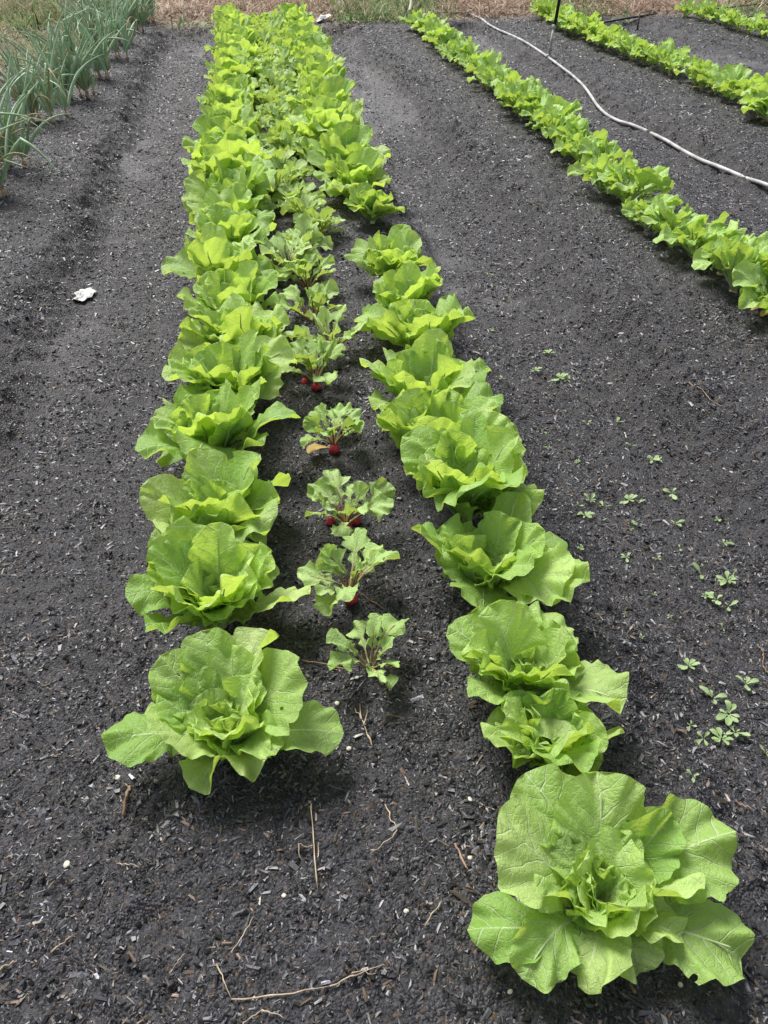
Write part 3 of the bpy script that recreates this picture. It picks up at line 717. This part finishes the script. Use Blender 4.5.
# ------------------------------------------------------------------ onions on the left
def make_onion(seed, n=30, H=(.34, .66)):
    rng = np.random.default_rng(seed)
    root = thing('onion_clump', 'x', 'onion clump', (0, 0, 0))
    G = Geo(); D = Geo(); B = Geo()
    nb = rng.integers(4, 7); cs = rng.normal(0, .055, (nb, 2))
    for c in cs:
        B = Geo(); P, F = ellip((c[0], c[1], .012), (.017, .017, .026), 10, 7, rng); B.add(P, F)
        V, F = tube([[c[0], c[1], .03], [c[0], c[1], .07]], [.007, .006], 8); B.add(V, F); link('bulb', B.mesh('bulb', M_OBULB), root)
    for i in range(n):
        c = cs[i % nb]; L = rng.uniform(*H); ph = rng.uniform(0, 2 * PI); dryl = rng.random() < .16
        t = np.linspace(0, 1, 12)
        bend = rng.uniform(.05, .75) if not dryl else rng.uniform(1.0, 1.7)
        a0 = rng.uniform(.02, .6); ang = PI / 2 - a0 - bend * t ** 1.8 * 1.5
        kinkp = rng.random()
        if kinkp < .25: ang = ang - 1.1 * sst(.55, .62, t)
        ds = L / 11
        r = np.cumsum(np.cos(ang)) * ds; z = .03 + np.cumsum(np.sin(ang)) * ds
        z = np.maximum(z, .006 + .004 * rng.random())
        sd = .02 * np.sin(t * 4 + ph) * rng.normal()
        P = np.stack([c[0] + r * math.cos(ph) - sd * math.sin(ph), c[1] + r * math.sin(ph) + sd * math.cos(ph), z], -1)
        rad = np.interp(t, [0, .15, .5, 1], [.0080, .0120, .0100, .0012]) * rng.uniform(.75, 1.25)
        V, F = tube(P, rad * (.6 if dryl else 1), 6, cap=False); (D if dryl else G).add(V, F)
    link('leaves', G.mesh('leaves', M_ONION), root)
    if D.n: link('dry_leaves', D.mesh('dry_leaves', M_OYEL), root)
    return root
on = [make_onion(600 + k, int(22 + 5 * (k % 3))) for k in range(6)]; ofirst = [True] * 6
OP = [((-16, 205), 1.0), ((1, 196), 1.05), ((13, 168), 1.05), ((32, 122), 1.05), ((52, 119), 1.05), ((66, 98), 1.1), ((86, 96), 1.0), ((76, 76), 1.1), ((103, 78), 1.0), ((92, 60), 1.1), ((116, 58), 1.05),
      ((100, 44), 1.1), ((124, 42), 1.1), ((112, 32), 1.15), ((138, 31), 1.0), ((124, 23), 1.1), ((146, 22), 1.0), ((100, 27), 1.0), ((84, 40), 1.0)]
OL = ['onion clump at the left edge, nearest of the onions', 'onion clump at the left edge, second nearest', 'onion clump at the left edge, third nearest, behind the other two', 'left of two onion clumps standing side by side with reddish bases',
      'right of two onion clumps standing side by side, dry leaf at its foot']
for k, ((px, py), s) in enumerate(OP):
    i = k % 6
    if ofirst[i]: o = on[i]; ofirst[i] = False
    else: o = copy_tree(on[i])
    x, y, z = at(px, py); place(o, x, y, rg.uniform(0, 2 * PI), s)
    tag(o, OL[k] if k < 5 else 'blue green onion clump in the dense far part of the onion bed', 'onion clump', 'onion clumps along the left bed')

# ------------------------------------------------------------------ seedlings in the right furrow
def make_seedling(seed):
    rng = np.random.default_rng(seed); G = Geo(); n = rng.integers(2, 9)
    for i in range(n):
        L = rng.uniform(.009, .027)
        P, F, uv, *_ = leaf(L, L * .42, R(rng.uniform(10, 45)), R(rng.uniform(-15, 10)), R(i * 360 / n + rng.normal(0, 18)), rng, r0=.002, z0=.003, nu=3, nv=6, petw=.2, ruf=.1, cup=.2, blister=.5)
        P[:, 2] = np.maximum(P[:, 2], .003); G.add(P, F, uv, .5)
    return G.mesh('seedling', M_SEED)
sm = [make_seedling(700 + k) for k in range(14)]
SP = [(587,425),(616,424),(631,447),(652,461),(590,502),(603,508),(629,502),(639,504),(672,495),(585,517),(675,525),(722,545),(680,550),(626,559),(657,561),(700,576),(733,575),(727,582),(705,598),(728,608),
      (688,668),(745,686),(712,700),(728,716),(690,727),(703,740),(718,742),(735,735),(692,778),(488,277),(535,300),(548,355),(534,372),(502,380),(560,380),(566,381),(716,602),(721,741)]
rx_ = np.random.default_rng(88)
for _ in range(30):
    yy_ = rx_.uniform(.9, 3.6); X_ = 1.12 + rx_.normal(0, .17); d_ = np.array([X_, yy_, -.1 - CAM_H]); zc = d_ @ fw; SP.append((384 + FPX * (d_ @ rgt) / zc, 512 - FPX * (d_ @ upv) / zc))
SL = {20: 'seedling alone on the chips level with the third right row cabbage', 28: 'nearest seedling, just above right of the front cabbage', 29: 'farthest seedling in the furrow, close to the cabbages', 21: 'seedling by the right edge of the picture, below the brown twig'}
for k, (px, py) in enumerate(SP):
    x, y, z = at(px, py); o = link('seedling', sm[k % 14]); place(o, x, y, rg.uniform(0, 6), rg.uniform(1.0, 1.6) if k < 38 else rg.uniform(.4, .85), .004, (rg.normal(0, .18), rg.normal(0, .18)))
    tag(o, SL.get(k, 'tiny pale green seedling sprouting in the furrow right of the cabbages'), 'seedling', 'seedlings in the furrow')

# ------------------------------------------------------------------ sticks, stems, pebbles
def wobble_path(a, b, n, amp, rng, lift=.006):
    a = np.array(a); b = np.array(b); t = np.linspace(0, 1, n)[:, None]; P = a + (b - a) * t
    d = b - a; nrm = np.array([-d[1], d[0], 0]); nrm = nrm / (np.linalg.norm(nrm) + 1e-9); L = np.linalg.norm(d)
    P = P + nrm * (amp * L * (vnoise(t[:, 0] * 4 + rng.uniform(0, 90), t[:, 0] * 0) - .5) * 2 * np.sin(t[:, 0] * PI))[:, None]
    P[:, 2] = T(P[:, 0], P[:, 1]) + lift + .004 * vnoise(t[:, 0] * 6 + rng.uniform(0, 90), t[:, 0] * 0); return P
def twig(pts, rad, mat, name, label, cat, seed, branches=(), amp=.12, group=None):
    rad = rad * .85
    rng = np.random.default_rng(seed); G = Geo()
    W = [at(*p) for p in pts]
    for i in range(len(W) - 1):
        P = wobble_path(W[i], W[i + 1], 9, amp * .3, rng); P[1:-1] += rng.normal(0, rad * .5, (7, 3)); r = np.linspace(rad, rad * .65, 9) * (1 + .18 * rng.normal(size=9)); r[-1] *= .5; V, F = tube(P, r, 6); G.add(V, F)
    for (a, b) in branches:
        P = wobble_path(at(*a), at(*b), 7, .15, rng, .008); V, F = tube(P, np.linspace(rad * .75, rad * .35, 7), 5); G.add(V, F)
    # sit the origin on the first point
    me = G.mesh(name, mat); c = np.array(W[0]); me.transform(__import__('mathutils').Matrix.Translation(tuple(-c)))
    return tag(link(name, me, None, tuple(c)), label, cat, group)
twig([(311, 808), (318, 892)], .0021, M_STRAW, 'dry_stem', 'upright lying straw stem with a bent side shoot, in front of the left cabbage', 'dry stem', 1, [((312, 812), (309, 803)), ((313, 848), (299, 846)), ((299, 846), (302, 862)), ((318, 860), (319, 845))], .05)
twig([(373, 749), (362, 722)], .0025, M_STRAW, 'dry_stem', 'short forked straw stem right of the left front cabbage', 'dry stem', 2, [((362, 722), (355, 711)), ((362, 722), (360, 706)), ((364, 728), (367, 713))], .05)
twig([(385, 806), (397, 832), (370, 856)], .0016, M_STRAW, 'dry_stem', 'crooked straw stem midway between the two front cabbages', 'dry stem', 3, (), .3)
twig([(302, 662), (358, 671)], .0020, M_BROWN, 'dry_stem', 'straight brown stem lying beside the nearest radish plant', 'dry stem', 4, (), .05)
twig([(217, 966), (232, 1001), (330, 988), (384, 966)], .0017, M_STRAW, 'dry_stem', 'long hooked straw stem along the bottom edge', 'dry stem', 5, [((352, 975), (376, 976))], .1)
twig([(232, 955), (254, 918)], .0016, M_STRAW, 'dry_stem', 'short straight straw left of the hooked stem', 'dry stem', 6, (), .1)
twig([(240, 1030), (262, 1012), (285, 1020)], .0018, M_STRAW, 'dry_stem', 'bent straw at the bottom edge below the hooked stem', 'dry stem', 7, (), .2)
twig([(425, 928), (442, 902)], .0018, M_STRAW, 'dry_stem', 'straw sliver left of the front right cabbage', 'dry stem', 8, (), .1)
twig([(757, 647), (763, 655), (762, 668), (770, 678)], .0024, M_BROWN, 'root_piece', 'curled reddish brown root at the right edge', 'root piece', 9, (), .15)
twig([(455, 845), (468, 872)], .0034, M_BROWN, 'bark_piece', 'brown bark sliver half under the front right cabbage', 'bark piece', 10, (), .05)
twig([(130, 788), (124, 818)], .0055, M_BROWN, 'bark_piece', 'reddish brown bark piece below the left front cabbage', 'bark piece', 11, (), .1)
twig([(118, 866), (140, 870)], .0016, M_STRAW, 'dry_stem', 'small pale straw in the lower left soil', 'dry stem', 12, (), .1)
twig([(52, 954), (73, 938)], .0022, M_STRAW, 'dry_stem', 'slanted pale sliver near the lower left corner', 'dry stem', 13, (), .05)
twig([(-4, 976), (15, 962)], .0030, M_STRAW, 'dry_stem', 'pale sliver at the lower left edge', 'dry stem', 14, (), .05)
twig([(525, 220), (548, 208)], .0042, M_BARK, 'dark_stick', 'forked grey stick on the slope of the right furrow', 'stick', 15, [((534, 215), (549, 216)), ((527, 222), (523, 228))], .2)
twig([(538, 412), (562, 414)], .0035, M_BARK, 'dark_stick', 'short black stick lying in the right furrow', 'stick', 16, (), .1)
twig([(680, 413), (725, 411)], .0024, M_BROWN, 'dry_stem', 'thin brown stem lying across the right furrow', 'dry stem', 17, (), .1)
twig([(668, 398), (700, 402)], .006, M_BARK, 'dark_stick', 'thick dark stick on the slope near the right edge', 'stick', 24, (), .1) if False else None
twig([(385, 612), (360, 594), (352, 603)], .0014, M_BROWN, 'root_piece', 'thin root trailing right of the round red radish', 'root piece', 18, (), .2)
twig([(0, 531), (42, 527)], .0030, M_BARK, 'dark_stick', 'dark stick lying at the left edge', 'stick', 19, (), .1)
twig([(170, 975), (186, 955)], .0015, M_STRAW, 'dry_stem', 'fine straw at the lower left beside the hooked stem', 'dry stem', 20, (), .1)
twig([(735, 803), (752, 812)], .0026, M_BROWN, 'bark_piece', 'pinkish bark sliver right of the front cabbage', 'bark piece', 21, (), .1)
PEB = [((538, 985), .0085, 'flat cream stone right in front of the nearest cabbage'), ((33, 774), .0, ''), ((118, 778), .0065, 'round pale stone left of the bark piece'), ((337, 704), .0065, 'round pale stone right of the left front cabbage'),
       ((349, 749), .006, 'pale stone beside the forked straw stem'), ((406, 911), .0055, 'round white stone between straw stems at bottom centre'), ((470, 858), .005, 'tan stone beside the bark sliver'),
       ((67, 865), .0065, 'tan chip stone in the lower left soil'), ((470, 800), .005, 'pale stone left of the front right cabbage'), ((712, 838), .0045, 'white stone right behind the front cabbage'),
       ((680, 985), .0045, 'small tan stone right of the nearest cabbage'), ((284, 896), .0045, 'white stone beside the upright straw stem'), ((510, 992), .004, 'small grey stone left of the flat cream one')]
rs = np.random.default_rng(9)
for (px, py), r, lab in PEB:
    if r <= 0: continue
    P, F = ellip((0, 0, r * .35), (r * rs.uniform(1, 1.35), r * rs.uniform(.8, 1.05), r * .55), 12, 8, rs); G = Geo(); G.add(P, F)
    x, y, z = at(px, py); tag(link('stone', G.mesh('stone', M_PEB), None, (x, y, z), rs.uniform(0, 3)), lab, 'stone', 'pale stones on the soil')
# crumpled scrap in the left furrow
rng = np.random.default_rng(31)
n = 14; A, B_ = np.meshgrid(np.linspace(-1, 1, n), np.linspace(-1, 1, n))
zz = .022 * (1 - (A ** 2 + B_ ** 2) * .45) + .020 * fbm(A * 2.2 + 4, B_ * 2.2 + 9, 3) - .012 * (B_ < -.3) * np.abs(A)
P = np.stack([A * .045 * (1 - .35 * (B_ < -.1)) + .012 * fbm(A * 2, B_ * 2 + 3), B_ * .062 + .012 * fbm(A * 2 + 8, B_ * 2), np.maximum(zz, .004)], -1).reshape(-1, 3)
i = np.arange(n - 1)[:, None] * n; j = np.arange(n - 1)[None]
G = Geo(); G.add(P, np.stack([i + j, i + j + 1, i + n + j + 1, i + n + j], -1).reshape(-1, 4))
x, y, z = at(84, 297); tag(link('crumpled_scrap', G.mesh('crumpled_scrap', M_PAPER), None, (x, y, z + .002), -.4), 'crumpled dirty white scrap lying in the left furrow', 'scrap')

# ------------------------------------------------------------------ hose and sprinkler riser
HP = [(430, 8), (462, 14), (478, 24), (490, 28), (516, 51), (545, 70), (580, 93), (605, 115), (645, 135), (705, 169), (768, 196), (830, 216), (900, 232)]
W = np.array([at(*p) for p in HP]); t = np.linspace(0, len(W) - 1, 160)
def catmull(P, t):
    i = np.clip(np.floor(t).astype(int), 0, len(P) - 2); f = (t - i)[:, None]
    p0 = P[np.maximum(i - 1, 0)]; p1 = P[i]; p2 = P[i + 1]; p3 = P[np.minimum(i + 2, len(P) - 1)]
    return .5 * (2 * p1 + (p2 - p0) * f + (2 * p0 - 5 * p1 + 4 * p2 - p3) * f ** 2 + (3 * p1 - p0 - 3 * p2 + p3) * f ** 3)
H = catmull(W, t); H[:, 2] = T(H[:, 0], H[:, 1]) + .016
H[:, 2] = np.convolve(np.pad(H[:, 2], 6, 'edge'), np.ones(13) / 13, 'valid')
V, F = tube(H, .0135, 12); G = Geo(); G.add(V, F); tag(link('garden_hose', G.mesh('garden_hose', M_HOSE)), 'white irrigation hose winding across the soil between the turnip rows', 'hose')
x, y, z = at(547, 71)
s = thing('sprinkler_post', 'sprinkler post with black upper tube and white base standing on the hose', 'sprinkler', (x, y, z)); s.rotation_euler = (0, R(4), 0)
G = Geo(); V, F = tube([[0, 0, 0], [0, 0, .30]], [.017, .015], 12); G.add(V, F); link('base_tube', G.mesh('base_tube', M_HOSE), s)
G = Geo(); V, F = tube([[-.028, 0, .02], [.030, 0, .02]], [.021, .021], 12); G.add(V, F); V, F = tube([[-.012, 0, .10], [.02, 0, .10]], [.019, .019], 12); G.add(V, F); link('fitting', G.mesh('fitting', M_HOSE), s)
G = Geo(); V, F = tube([[0, 0, .285], [0, 0, .33]], [.021, .019], 12); G.add(V, F); link('collar', G.mesh('collar', M_HOSE), s)
G = Geo(); V, F = tube([[.006, 0, .32], [.01, 0, .7], [.012, 0, 1.05]], [.018, .018, .018], 12); G.add(V, F); link('upper_tube', G.mesh('upper_tube', M_BLACKP), s)
G = Geo(); V, F = tube([[.012, 0, 1.05], [.012, 0, 1.08], [.012, 0, 1.12]], [.022, .022, .01], 12); G.add(V, F); V, F = tube([[.012, -.03, 1.10], [.012, .03, 1.11]], .005, 8); G.add(V, F); link('spray_head', G.mesh('spray_head', M_BLACKP), s)
G = Geo(); V, F = tube([[.004, .030, -.05], [.012, .024, .26]], [.006, .007], 8); G.add(V, F); link('support_stake', G.mesh('support_stake', M_BARK), s)
# dark feed pipe and little stakes at the far edge
x0 = at(596, 25); x1 = at(637, 25); x2 = at(655, 21)
P = np.array([x0, x1, x2]); P[:, 2] += .03; V, F = tube(P, .014, 8); G = Geo(); G.add(V, F); tag(link('feed_pipe', G.mesh('feed_pipe', M_BLACKP)), 'black irrigation pipe along the far edge behind the second turnip row', 'pipe')
P = np.array([at(715, 12), at(760, 7), at(800, 3)]); P[:, 2] += .05; V, F = tube(P, .013, 8); G = Geo(); G.add(V, F); tag(link('feed_pipe', G.mesh('feed_pipe', M_BLACKP)), 'dark pipe behind the farthest row at the top right', 'pipe')
for (px, py), h, lab, mt in [((637, 30), .20, 'short thin stake at the end of the black pipe', M_BARK), ((28, 42), .16, 'short dark stake at the left, the nearer of two', M_BARK), ((40, 34), .20, 'short dark stake at the left, the farther of two', M_BARK)]:
    x, y, z = at(px, py); G = Geo(); V, F = tube([[0, 0, -.03], [.003, 0, h * .5], [0, .004, h]], [.014, .012, .010], 8); G.add(V, F); tag(link('garden_stake', G.mesh('garden_stake', mt), None, (x, y, z)), lab, 'stake')
x, y, z = at(321, 24)
G = Geo(); n = 8; A, B_ = np.meshgrid(np.linspace(-1, 1, n), np.linspace(-1, 1, n)); P = np.stack([A * .10, B_ * .12, .06 + .05 * fbm(A * 1.5, B_ * 1.5) + .04 * A], -1).reshape(-1, 3)
i = np.arange(n - 1)[:, None] * n; j = np.arange(n - 1)[None]; G.add(P, np.stack([i + j, i + j + 1, i + n + j + 1, i + n + j], -1).reshape(-1, 4)); 
V, F = tube([[.0, 0, 0], [.0, .0, .09]], [.06, .05], 10); G.add(V, F)
tag(link('plastic_scrap', G.mesh('plastic_scrap', M_PAPER), None, (x + .05, y + .15, z)), 'pale plastic scrap at the far end of the right cabbage row', 'scrap')
# bleached branches leaning in the far weeds
for k, (a, b, h, r, lab) in enumerate([((406, 12), (418, 0), .30, .030, 'bleached thick branch in the far weeds, left of the hose'), ((438, 8), (470, 16), .05, .014, 'thin bleached branch beside the far end of the hose'), ((470, 2), (478, -8), .3, .022, 'short bleached branch upright in the far weeds'),
                                       ((352, 20), (360, 30), .03, .01, 'thin pale twig on the soil at the far edge')]):
    A = np.array(at(*a)); B = np.array(at(b[0], max(b[1], 0))); B[2] += h; A[2] += .01
    P = A + (B - A) * np.linspace(0, 1, 7)[:, None]; P[:, 0] += .03 * np.sin(np.arange(7) * 1.3 + k); V, F = tube(P, np.linspace(r, r * .5, 7), 8); G = Geo(); G.add(V, F)
    tag(link('branch', G.mesh('branch', M_GRAYW)), lab, 'branch')

# ------------------------------------------------------------------ dry grass and weeds beyond the garden (uncountable)
def blades(name, n, xr, yr, H, cols, seed, flop, dens, label, cat, wd=.006):
    rg = np.random.default_rng(seed)
    X = rg.uniform(*xr, n); Y = rg.uniform(*yr, n); keep = rg.random(n) < dens(X, Y); X, Y = X[keep], Y[keep]; n = len(X)
    L = rg.uniform(*H, n) * (.6 + .8 * vnoise(X * 1.7, Y * 1.7)); ph = rg.uniform(0, 2 * PI, n); fl = rg.uniform(*flop, n)
    t = np.linspace(0, 1, 5); ang = PI / 2 - fl[:, None] * (.35 + t[None] * 1.0)
    r = np.cumsum(np.cos(ang), 1) * L[:, None] / 5; z = np.cumsum(np.sin(ang), 1) * L[:, None] / 5; z = np.maximum(z - z[:, :1], .005)
    w = wd * rg.uniform(.6, 1.4, n)[:, None] * (1 - t[None] ** 2 * .9); g0 = T(X, Y)[:, None]
    cx = X[:, None] + r * np.cos(ph)[:, None]; cy = Y[:, None] + r * np.sin(ph)[:, None]
    wa = ph + rg.normal(0, .6, n); sx, sy = -np.sin(wa)[:, None] * w, np.cos(wa)[:, None] * w
    V = np.stack([np.stack([cx - sx, cy - sy, g0 + z], -1), np.stack([cx + sx, cy + sy, g0 + z], -1)], 2).reshape(-1, 3)
    o = (np.arange(n) * 10)[:, None, None] + (np.arange(4) * 2)[None, :, None] + np.array([0, 1, 3, 2])[None, None]
    c = np.array(cols)[rg.integers(0, len(cols), n)] * rg.uniform(.65, 1.25, (n, 1))
    me = mesh_np(name, V, o.reshape(-1, 4), M_GRASS, col=np.repeat(c, 10, 0), smooth=True)
    tag(link(name, me), label, cat, kind='stuff')
straw_cols = [(.60, .45, .33), (.48, .33, .25), (.72, .60, .46), (.30, .20, .15), (.52, .36, .27)]
def straw_d(X, Y):
    edge = 13.15 + .35 * (vnoise(X * 1.2, X * 0 + 2) - .5)
    d = sst(edge, edge + .4, Y)
    return d * (.35 + .65 * sst(.3, .6, vnoise(X * .8 + 3, Y * .8)))
blades('dry_grass', 80000, (-6, 13), (12.9, 19.0), (.15, .45), straw_cols, 41, (.8, 3.2), straw_d, 'matted straw coloured dry grass beyond the end of the beds', 'dry grass', .0085)
def green_d(X, Y):
    m = np.maximum(sst(1.2, 1.8, X) * sst(3.4, 2.6, X), .8 * sst(-2.0, -2.3, X) * sst(-3.6, -3.2, X))
    m = np.maximum(m, .38 * sst(.55, .75, vnoise(X * 1.4 + 9, Y * 1.4)))
    return m * sst(12.95, 13.5, Y + .4 * vnoise(X * 3, Y * 3))
blades('green_weeds', 70000, (-5, 12), (12.7, 17.5), (.12, .38), [(.22, .36, .12), (.32, .46, .18), (.42, .50, .24), (.18, .28, .10)], 43, (.4, 2.4), green_d, 'patchy green weeds along the far edge of the garden', 'weeds', .008)
def left_d(X, Y): return sst(10.0, 11.0, Y + .8 * vnoise(X * 2, Y * 2)) * sst(-1.7, -2.1, X) * .5
blades('sparse_grass', 20000, (-6, -1.5), (9.6, 14.5), (.08, .28), straw_cols[:3] + [(.30, .42, .14), (.36, .46, .18), (.26, .38, .12), (.42, .46, .2)], 45, (.4, 1.7), left_d, 'thin yellowing grass behind the onion clumps', 'grass', .006)
